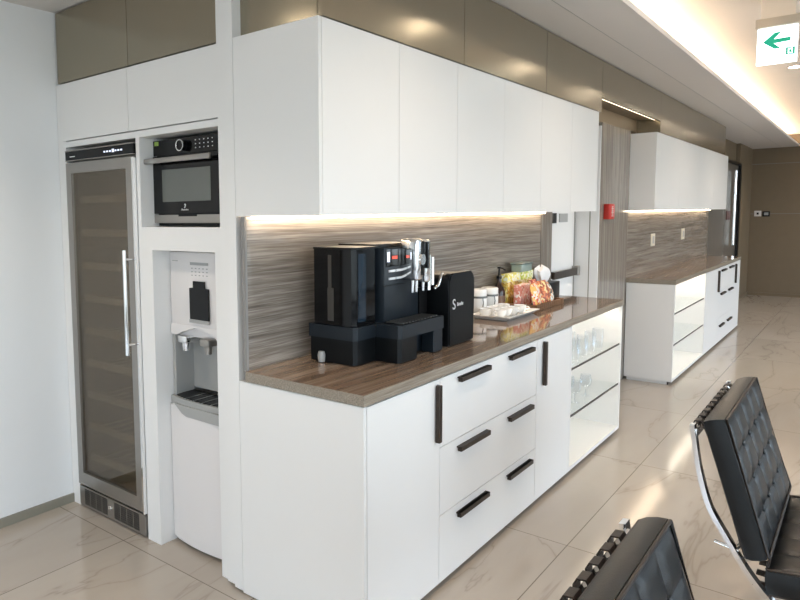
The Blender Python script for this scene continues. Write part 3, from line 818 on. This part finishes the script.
for k, hh in enumerate((.016, .012, .012, .015, .012)):
    bx(bm, 2.685+k*.012, 2.692+k*.012, 1.3638, 1.3648, 1.077, 1.077+hh)
bx(bm, 2.685, 2.740, 1.3638, 1.3648, 1.0815, 1.0845)
obj('badge_lettering', bm, SILVERTXT, d)
bm = bmesh.new()
for x in (2.64, 2.82):
    for y in (1.40, 1.65): cyl(bm, (x, y, .9005), (x, y, .907), .012)
obj('foot', bm, BLACK, mc)

# ------------------------------------------------------------ canisters, bottle
for i, (x, h) in enumerate(((3.58, .150), (3.735, .145))):
    t = thing('canister', 'white canister with dark band, ' + ('right behind the milk cooler' if i == 0 else 'second one, in front of the dark bottle'), 'canister', (x, 1.69, .90), 'white canisters by the backsplash')
    bm = bmesh.new(); lathe(bm, [(0, .901), (.047, .901), (.050, .91), (.050, .90+h*.72), (0, .90+h*.72)], x, 1.69, 28); obj('jar', bm, CERAM, t, True)
    bm = bmesh.new(); lathe(bm, [(.0505, .90+h*.66), (.053, .90+h*.66), (.053, .90+h*.74), (.0505, .90+h*.74)], x, 1.69, 28); obj('band', bm, STEELDK, t, True)
    bm = bmesh.new(); lathe(bm, [(0, .90+h*.74), (.049, .90+h*.74), (.049, .90+h*.96), (.044, .90+h), (0, .90+h)], x, 1.69, 28); obj('lid', bm, CERAM, t, True)
    bm = bmesh.new(); tube(bm, [(x-.035, 1.645, .90+h*.70), (x-.035, 1.640, .90+h*.5), (x-.03, 1.645, .90+h*.35)], .003, 6); obj('clasp', bm, STEELDK, t, True)
t = thing('syrup_bottle', 'dark syrup bottle with slim pump top beside the canisters', 'bottle', (3.865, 1.69, .90))
bm = bmesh.new(); lathe(bm, [(0, .901), (.034, .901), (.036, .91), (.036, 1.01), (.028, 1.03), (.013, 1.06), (.012, 1.085), (0, 1.085)], 3.865, 1.69, 24); obj('bottle', bm, simple('dark_brown_glass', (.03, .012, .008), .08), t, True)
bm = bmesh.new(); lathe(bm, [(0, 1.085), (.015, 1.085), (.015, 1.10), (.005, 1.105), (.005, 1.145), (.011, 1.147), (.011, 1.158), (0, 1.158)], 3.865, 1.69, 16); tube(bm, [(3.865, 1.69, 1.152), (3.85, 1.66, 1.15), (3.835, 1.64, 1.143)], .004, 8); obj('pump', bm, BLACK, t, True)
bm = bmesh.new(); lathe(bm, [(.0362, .935), (.0364, .935), (.0364, .985), (.0362, .985)], 3.865, 1.69, 24); obj('paper_label', bm, simple('brown_label',(.2,.12,.08),.5), t)

# ------------------------------------------------------------ tray with cups
t = thing('serving_tray', 'square white serving tray holding small cups on the worktop', 'tray', (3.65, 1.56, .90))
bm = bmesh.new()
tx0, tx1, ty0, ty1 = 3.41, 3.84, 1.43, 1.655
ins, dz = .03, .022
b4 = [(tx0+ins, ty0+ins), (tx1-ins, ty0+ins), (tx1-ins, ty1-ins), (tx0+ins, ty1-ins)]; t4 = [(tx0, ty0), (tx1, ty0), (tx1, ty1), (tx0, ty1)]
lo = [bm.verts.new((x, y, .9015)) for x, y in b4]; hi = [bm.verts.new((x, y, .9015+dz)) for x, y in t4]
hi2 = [bm.verts.new((x, y, .9035+dz)) for x, y in t4]; in_ = [bm.verts.new((x, y, .9065)) for x, y in b4]
bm.faces.new(lo[::-1]); bm.faces.new(in_)
for a, b in ((lo, hi), (hi, hi2), (hi2, in_)):
    for k in range(4): bm.faces.new((a[k], a[(k+1) % 4], b[(k+1) % 4], b[k]))
obj('tray', bm, CERAM, t)
# cups on it: one built, the rest copied
def make_cup():
    c = thing('coffee_cup', '', 'cup', (0, 0, 0), 'white cups on the square tray')
    bm = bmesh.new(); lathe(bm, [(0, 0), (.018, 0), (.02, .003), (.030, .022), (.034, .046), (.032, .046), (.028, .022), (.017, .006), (0, .006)], 0, 0, 24); obj('cup', bm, CERAM, c, True)
    bm = bmesh.new(); tube(bm, smooth_curve([(.032, 0, .038), (.048, 0, .036), (.048, 0, .020), (.029, 0, .016)]), .003, 8); obj('handle', bm, CERAM, c, True)
    return c
cupspots = [(3.49, 1.60), (3.57, 1.60), (3.65, 1.60), (3.73, 1.60), (3.50, 1.52), (3.58, 1.52), (3.66, 1.51), (3.75, 1.51)]
cupl = ['white cup at the rear left corner of the tray', 'white cup second along the rear row of the tray', 'white cup third along the rear row of the tray', 'white cup at the rear right corner of the tray',
        'white cup at the front left corner of the tray', 'white cup second along the front row of the tray', 'white cup third along the front row of the tray', 'white cup at the front right corner of the tray']
c0 = make_cup()
for i, (x, y) in enumerate(cupspots):
    if i == 0: c0.location = (x, y, .907); c0['label'] = cupl[0]; c = c0
    else: c = dup(c0, (x, y, .907), cupl[i])
    c.rotation_euler = (0, 0, i*.7)

# ------------------------------------------------------------ snack basket
BXc, BYc = 4.11, 1.60
t = thing('snack_basket', 'low brown tray basket full of colourful snack packs', 'basket', (BXc, BYc, .90))
bm = bmesh.new()
bx(bm, 3.90, 4.33, 1.475, 1.725, .901, .906)
for a in ((3.89, 3.90, 1.465, 1.735), (4.33, 4.34, 1.465, 1.735), (3.90, 4.33, 1.465, 1.475), (3.90, 4.33, 1.725, 1.735)):
    bx(bm, a[0], a[1], a[2], a[3], .901, .935)
for k in range(13):
    x = 3.905+k*.033; bx(bm, x, x+.008, 1.4625, 1.4652, .903, .934)
obj('basket', bm, WOODS, t)
packs = [ # centre, size(x,z), tilt, yaw, colours, label
 ((3.975, 1.508, .985), (.14, .145), -12, 4, [(.72, .12, .05), (.9, .50, .12), (.9, .80, .7)], 'orange and red snack packet leaning at the basket front left'),
 ((4.118, 1.512, .995), (.115, .14), -18, -8, [(.70, .22, .08), (.9, .70, .35), (.35, .08, .04)], 'orange-brown snack packet leaning in the middle of the basket front'),
 ((4.245, 1.525, .980), (.12, .13), -20, 10, [(.85, .85, .80), (.12, .10, .08), (.7, .3, .1)], 'black and white snack packet at the basket right end'),
 ((3.985, 1.595, .977), (.16, .14), 0, 2, [(.86, .55, .50), (.9, .85, .8), (.7, .25, .2)], 'pink and cream biscuit box standing at the basket left'),
 ((4.005, 1.68, .982), (.17, .15), 0, 0, [(.75, .55, .10), (.9, .80, .4), (.5, .28, .05)], 'golden snack box standing at the basket back left'),
 ((4.215, 1.68, .982), (.19, .15), 0, 0, [(.80, .62, .3), (.65, .5, .08), (.9, .85, .6)], 'cream and gold snack box standing at the basket back right'),
 ((4.17, 1.60, .985), (.15, .15), -4, 4, [(.75, .18, .08), (.92, .65, .45), (.45, .05, .05)], 'red snack packet upright in the basket centre'),
 ((4.02, 1.68, 1.083), (.20, .05), 0, 0, [(.80, .70, .10), (.92, .85, .25), (.88, .9, .75)], 'yellow snack box lying on the golden box at the basket back'),
 ((4.23, 1.68, 1.083), (.19, .05), 0, 0, [(.55, .62, .10), (.85, .8, .3), (.9, .9, .7)], 'yellow-green snack box lying under the clear tub'),
]
for i, (p, (w, h), tl, yw, cols, lab) in enumerate(packs):
    bm = bmesh.new()
    nx, nz = 8, 8; th = .022
    R = Matrix.Rotation(math.radians(yw), 3, 'Z') @ Matrix.Rotation(math.radians(tl), 3, 'X')
    if 'box' in lab:
        bx(bm, -w/2, w/2, -.022, .022, -h/2, h/2, .002)
    else:                                       # pillow bag
        for s in (-1, 1):
            g = [[bm.verts.new(((a/nx-.5)*w, s*th*(math.sin(PI*a/nx)*math.sin(PI*b/nz))**.5, (b/nz-.5)*h)) for a in range(nx+1)] for b in range(nz+1)]
            for b in range(nz):
                for a in range(nx): bm.faces.new((g[b][a], g[b][a+1], g[b+1][a+1], g[b+1][a]))
        bmesh.ops.remove_doubles(bm, verts=bm.verts, dist=1e-5)
    for v in bm.verts: v.co = R @ v.co + Vector(p)
    o = obj('snack_box' if 'box' in lab else 'snack_packet', bm, panel_mat('wrapper_%d' % i, cols, 75), smooth=True)
    tag(o, lab, 'snack', 'snack packs in the basket')
t = thing('clear_container', 'clear plastic tub with dark lid on top of the snack boxes', 'container', (4.19, 1.68, 1.11))
bm = bmesh.new(); bx(bm, 4.10, 4.27, 1.645, 1.715, 1.1085, 1.155, .006); obj('tub', bm, simple('greenish_plastic', (.30, .38, .34), .15), t, True)
bm = bmesh.new(); bx(bm, 4.095, 4.275, 1.64, 1.72, 1.155, 1.165, .003); obj('lid', bm, simple('grey_green_lid', (.12, .16, .15), .3), t, True)

# ------------------------------------------------------------ tissue box
t = thing('tissue_box', 'black tissue box with a white tissue sticking out at the counter end', 'tissue box', (4.62, 1.66, .90))
bm = bmesh.new(); bx(bm, 4.525, 4.742, 1.63, 1.748, .9005, 1.003, .004); obj('box', bm, BLACKM, t, True)
bm = bmesh.new()
n = 28; rows = []
for j in range(7):
    f = j/6; rr = .028+.050*math.sin(PI*min(1, f*.8+.05)); z = 1.0+.115*f
    if j == 6: rr = .018
    rows.append([bm.verts.new((4.575-.03*f+rr*1.25*math.cos(2*PI*k/n)*(1+.16*math.sin(5*2*PI*k/n+j*.3)), 1.69+rr*.5*math.sin(2*PI*k/n)*(1+.22*math.sin(4*2*PI*k/n)), z+.012*math.sin(3*2*PI*k/n)*f)) for k in range(n)])
for a, b in zip(rows, rows[1:]):
    for k in range(n): bm.faces.new((a[k], a[(k+1) % n], b[(k+1) % n], b[k]))
bm.faces.new(rows[-1])
obj('tissue', bm, PAPER, t, True)

# ------------------------------------------------------------ glassware on shelves
def make_glass(h, r, name='drinking_glass'):
    c = thing(name, '', 'glass', (0, 0, 0))
    bm = bmesh.new(); lathe(bm, [(0, .002), (r*.78, .002), (r*.84, .008), (r, h*.6), (r*.97, h)], 0, 0, 20); obj('bowl', bm, GLWARE, c, True)
    return c
ordn = ['first', 'second', 'third', 'fourth', 'fifth', 'sixth', 'seventh', 'eighth']
first = None
for r_, (yy, gname) in enumerate(((1.30, 'front'), (1.40, 'rear'))):
    for k in range(5 if r_ == 0 else 3):
        x = 3.90+k*.15 + (.07 if r_ else 0)
        lab = 'clear glass on the upper lit shelf, %s from the left in the %s row' % (ordn[k], gname)
        if first is None:
            first = make_glass(.125, .034); first.location = (x, yy, .6095); g = first; g['label'] = lab; g['group'] = 'glasses on the upper lit shelf'
        else: g = dup(first, (x, yy, .6095), lab, 'glasses on the upper lit shelf')
firstg = None
for k in range(5):
    x = 3.88+k*.10; yy = 1.30+(k % 2)*.07
    lab = 'stemmed clear glass on the middle shelf, %s from the left' % ordn[k]
    if firstg is None:
        firstg = thing('stemmed_glass', lab, 'glass', (x, yy, .3395), 'stemmed glasses on the middle shelf')
        c = bpy.context
        bm = bmesh.new(); lathe(bm, [(.030, .001), (.006, .005), (.004, .012), (.004, .045), (.008, .053)], 0, 0, 20)
        o = obj('stem', bm, GLWARE, None, True); o.parent = firstg
        bm = bmesh.new(); lathe(bm, [(0, .054), (.012, .056), (.028, .070), (.034, .095), (.029, .135)], 0, 0, 20)
        o = obj('bowl', bm, GLWARE, None, True); o.parent = firstg
    else: dup(firstg, (x, yy, .3395), lab)

# ------------------------------------------------------------ lounge chairs
def tufted(L_, H_, T_, nu, nv, puff=.014):
    """Buttoned cushion: local x 0..L, z 0..H, front face towards -y, thickness T."""
    bm = bmesh.new(); s = 9
    NU, NV = nu*s, nv*s
    def hgt(i, j):
        u, v = (i/s) % 1, (j/s) % 1
        a = abs(math.sin(PI*i/s)); b = abs(math.sin(PI*j/s))
        if i in (0, NU) : a = .0
        if j in (0, NV) : b = .0
        h = puff*(min(1, a*1.4)**.35)*(min(1, b*1.4)**.55)
        # buttons pull corners in
        du = min(u, 1-u); dv = min(v, 1-v)
        if 0 < i < NU and 0 < j < NV:
            dd = math.hypot(du, dv)
            if dd < .22 and s <= i <= NU-s and s <= j <= NV-s: h -= .012*(1-dd/.22)
        edge = min(i/s, (NU-i)/s, j/s, (NV-j)/s)
        if edge < .25: h -= .004*(1-edge/.25)
        return h
    def rc(i, j):   # slightly rounded outline
        x, z = L_*i/NU, H_*j/NV
        return x, z
    F = [[bm.verts.new((rc(i, j)[0], -T_-hgt(i, j), rc(i, j)[1])) for i in range(NU+1)] for j in range(NV+1)]
    B = [[bm.verts.new((rc(i, j)[0], 0, rc(i, j)[1])) for i in (0, NU)] for j in (0, NV)]
    for j in range(NV):
        for i in range(NU): bm.faces.new((F[j][i], F[j][i+1], F[j+1][i+1], F[j+1][i]))
    # side walls in two steps with bulge
    ring = [F[0][i] for i in range(NU)] + [F[j][NU] for j in range(NV)] + [F[NV][i] for i in range(NU, 0, -1)] + [F[j][0] for j in range(NV, 0, -1)]
    cx_, cz_ = L_/2, H_/2
    prev = ring
    for t_, o_ in ((.04, .004), (.35, .007), (.7, .007), (.96, .003), (1, -.002)):
        cur = []
        for v in ring:
            dx = o_*(1 if v.co.x > L_-1e-5 else -1 if v.co.x < 1e-5 else 0); dz = o_*(1 if v.co.z > H_-1e-5 else -1 if v.co.z < 1e-5 else 0)
            cur.append(bm.verts.new((v.co.x+dx, -T_*(1-t_), v.co.z+dz)))
        n = len(ring)
        for k in range(n): bm.faces.new((prev[k], prev[(k+1) % n], cur[(k+1) % n], cur[k]))
        prev = cur
    bm.faces.new(prev)
    for r in B:
        for v in r: bm.verts.remove(v)
    return bm
def piping_path(L_, H_, y, r=.0):
    return [(0, y, 0), (L_, y, 0), (L_, y, H_), (0, y, H_), (0, y, 0)]
W = .755
def make_chair(x0, label):
    t = thing('lounge_chair', label, 'chair', (x0, 0, 0), 'black leather lounge chairs')
    def place(bm, M): bm.transform(Matrix.Translation((x0, 0, 0)) @ M)
    # steel side frames: two curved flat bars each side
    backc = smooth_curve([(.420, .775), (.408, .70), (.394, .622), (.362, .51), (.311, .42), (.244, .315), (.165, .225), (.05, .12), (-.10, .035), (-.22, .006)], 6)
    seatc = smooth_curve([(-.36, .375), (-.22, .345), (-.05, .30), (.10, .235), (.22, .145), (.30, .06), (.335, .006)], 6)
    for s in (0, 1):
        xa = x0 + (-.006 if s == 0 else W-.029); 
        bm = bmesh.new(); ribbon(bm, backc, xa, xa+.035, .014); obj('back_bar', bm, CHROME, t)
        bm = bmesh.new(); ribbon(bm, seatc, xa+.0005, xa+.0345, .014); obj('seat_bar', bm, CHROME, t)
    for nm, (y, z) in (('top_rail', (.412, .745)), ('rear_rail', (.282, .372)), ('front_rail', (-.34, .362))):
        bm = bmesh.new(); bx(bm, x0+.012, x0+W-.012, y-.006, y+.006, z-.016, z+.016, .002); obj(nm, bm, CHROME, t)
    bm = bmesh.new(); cyl(bm, (x0+.012, .345, .392), (x0+.012, .280, .380), .007)
    obj('joint_stud', bm, CHROME, t, True)
    # leather straps over the back and under the seat
    for k in range(9):
        x = x0+.045+k*.0745
        bm = bmesh.new()
        ribbon(bm, [(.423, .715), (.426, .735), (.426, .765), (.420, .778), (.404, .780), (.394, .766), (.366, .692), (.272, .375)], x, x+.038, .004)
        obj('back_strap', bm, LEATHBR, t)
    for k in range(8):
        x = x0+.055+k*.083
        bm = bmesh.new(); ribbon(bm, [(-.352, .345), (-.354, .372), (-.345, .378), (-.33, .372), (-.10, .305), (.10, .262), (.24, .262)], x, x+.038, .004)
        obj('seat_strap', bm, LEATHBR, t)
    # back cushion
    yb, zb, yt, zt = .262, .360, .392, .783
    H = math.hypot(yt-yb, zt-zb); lean = math.atan2(yt-yb, zt-zb)
    M = Matrix.Translation((.020, yb, zb)) @ Matrix.Rotation(-lean, 4, 'X')
    T = .066
    bm = tufted(W-.03, H, T, 5, 4, .008); place(bm, M); bc = obj('back_cushion', bm, LEATHER, t, True)
    for y in (-T-.002, -.004):
        bm = bmesh.new(); tube(bm, piping_path(W-.03, H, y), .0048, 8); place(bm, M); obj('piping', bm, LEATHBR, bc, True)
    for i in range(1, 5):
        for j in range(1, 4):
            bm = bmesh.new(); bmesh.ops.create_uvsphere(bm, u_segments=12, v_segments=8, radius=.011)
            for v in bm.verts: v.co = Vector((v.co.x+(W-.03)*i/5, v.co.y*.5-T-.001, v.co.z+H*j/4))
            place(bm, M); obj('button', bm, LEATHER, bc, True)
    # seat cushion
    D = .62
    M = Matrix.Translation((.020, .192, .256)) @ Matrix.Rotation(math.radians(-6), 4, 'X') @ Matrix(((1, 0, 0, 0), (0, 0, -1, 0), (0, -1, 0, 0), (0, 0, 0, 1)))
    T = .085
    bm = tufted(W-.03, D, T, 5, 4, .008); place(bm, M); sc = obj('seat_cushion', bm, LEATHER, t, True)
    for y in (-T-.002, -.004):
        bm = bmesh.new(); tube(bm, piping_path(W-.03, D, y), .0048, 8); place(bm, M); obj('piping', bm, LEATHBR, sc, True)
    for i in range(1, 5):
        for j in range(1, 4):
            bm = bmesh.new(); bmesh.ops.create_uvsphere(bm, u_segments=12, v_segments=8, radius=.011)
            for v in bm.verts: v.co = Vector((v.co.x+(W-.03)*i/5, v.co.y*.5-T-.001, v.co.z+D*j/4))
            place(bm, M); obj('button', bm, LEATHER, sc, True)
    return t
ch = make_chair(2.505, 'black tufted leather lounge chair with curved chrome frame, at the right edge of view')
dup(ch, (.872, -.022, 0), 'black tufted leather lounge chair nearest the camera, only its backrest top in view')

# ------------------------------------------------------------ daylight
w = bpy.data.worlds.new('World'); S.world = w; w.use_nodes = True
nt = w.node_tree; bg = nt.nodes['Background']
tc = nt.nodes.new('ShaderNodeTexCoord'); sp = nt.nodes.new('ShaderNodeSeparateXYZ'); nt.links.new(tc.outputs['Generated'], sp.inputs[0])
cr = nt.nodes.new('ShaderNodeValToRGB'); e = cr.color_ramp.elements
mr = nt.nodes.new('ShaderNodeMapRange'); mr.inputs['From Min'].default_value = -1; nt.links.new(sp.outputs['Z'], mr.inputs['Value'])
e[0].position = .40; e[0].color = (.30, .31, .31, 1); e[1].position = .90; e[1].color = (.48, .66, 1, 1)
k = e.new(.49); k.color = (.40, .42, .43, 1); k = e.new(.51); k.color = (.90, .95, 1, 1)
nt.links.new(mr.outputs['Result'], cr.inputs['Fac']); nt.links.new(cr.outputs['Color'], bg.inputs['Color'])
bg.inputs['Strength'].default_value = 3.8
for k in range(6):
    x0, x1 = edges[k]+.12, edges[k+1]-.12
    L = bpy.data.lights.new('window_portal', 'AREA'); L.shape = 'RECTANGLE'; L.size = x1-x0; L.size_y = 2.4; L.cycles.is_portal = True
    o = bpy.data.objects.new('window_portal', L); COL.objects.link(o); o.location = ((x0+x1)/2, YR-.10, 1.33); o.rotation_euler = (-PI/2, 0, 0)
    o.rotation_euler = (PI/2, 0, 0)

# ------------------------------------------------------------ camera
f, yaw, pitch, roll, h, cx, cy = 664.876, 41.357, 5.057, -0.761, 1.489, 287.319, 273.574
a, b, r = map(math.radians, (yaw, pitch, roll))
fw = Vector((math.cos(a)*math.cos(b), math.sin(a)*math.cos(b), -math.sin(b)))
rt = Vector((math.sin(a), -math.cos(a), 0)); up = rt.cross(fw)
RT = rt*math.cos(r)+up*math.sin(r); UP = up*math.cos(r)-rt*math.sin(r)
cam = bpy.data.cameras.new('camera'); co = bpy.data.objects.new('camera', cam); COL.objects.link(co)
co.matrix_world = Matrix(((RT.x, UP.x, -fw.x, 0), (RT.y, UP.y, -fw.y, 0), (RT.z, UP.z, -fw.z, h), (0, 0, 0, 1)))
cam.sensor_width = 36; cam.lens = f/800*36; cam.shift_x = (400-cx)/800; cam.shift_y = (cy-300)/800; cam.clip_start = .02
S.camera = co
try: S.cycles.transparent_max_bounces = 24
except Exception: pass
S.view_settings.view_transform = 'Standard'; S.view_settings.look = 'None'; S.view_settings.gamma = 1; S.view_settings.use_curve_mapping = False
S.view_settings.exposure = 0.77
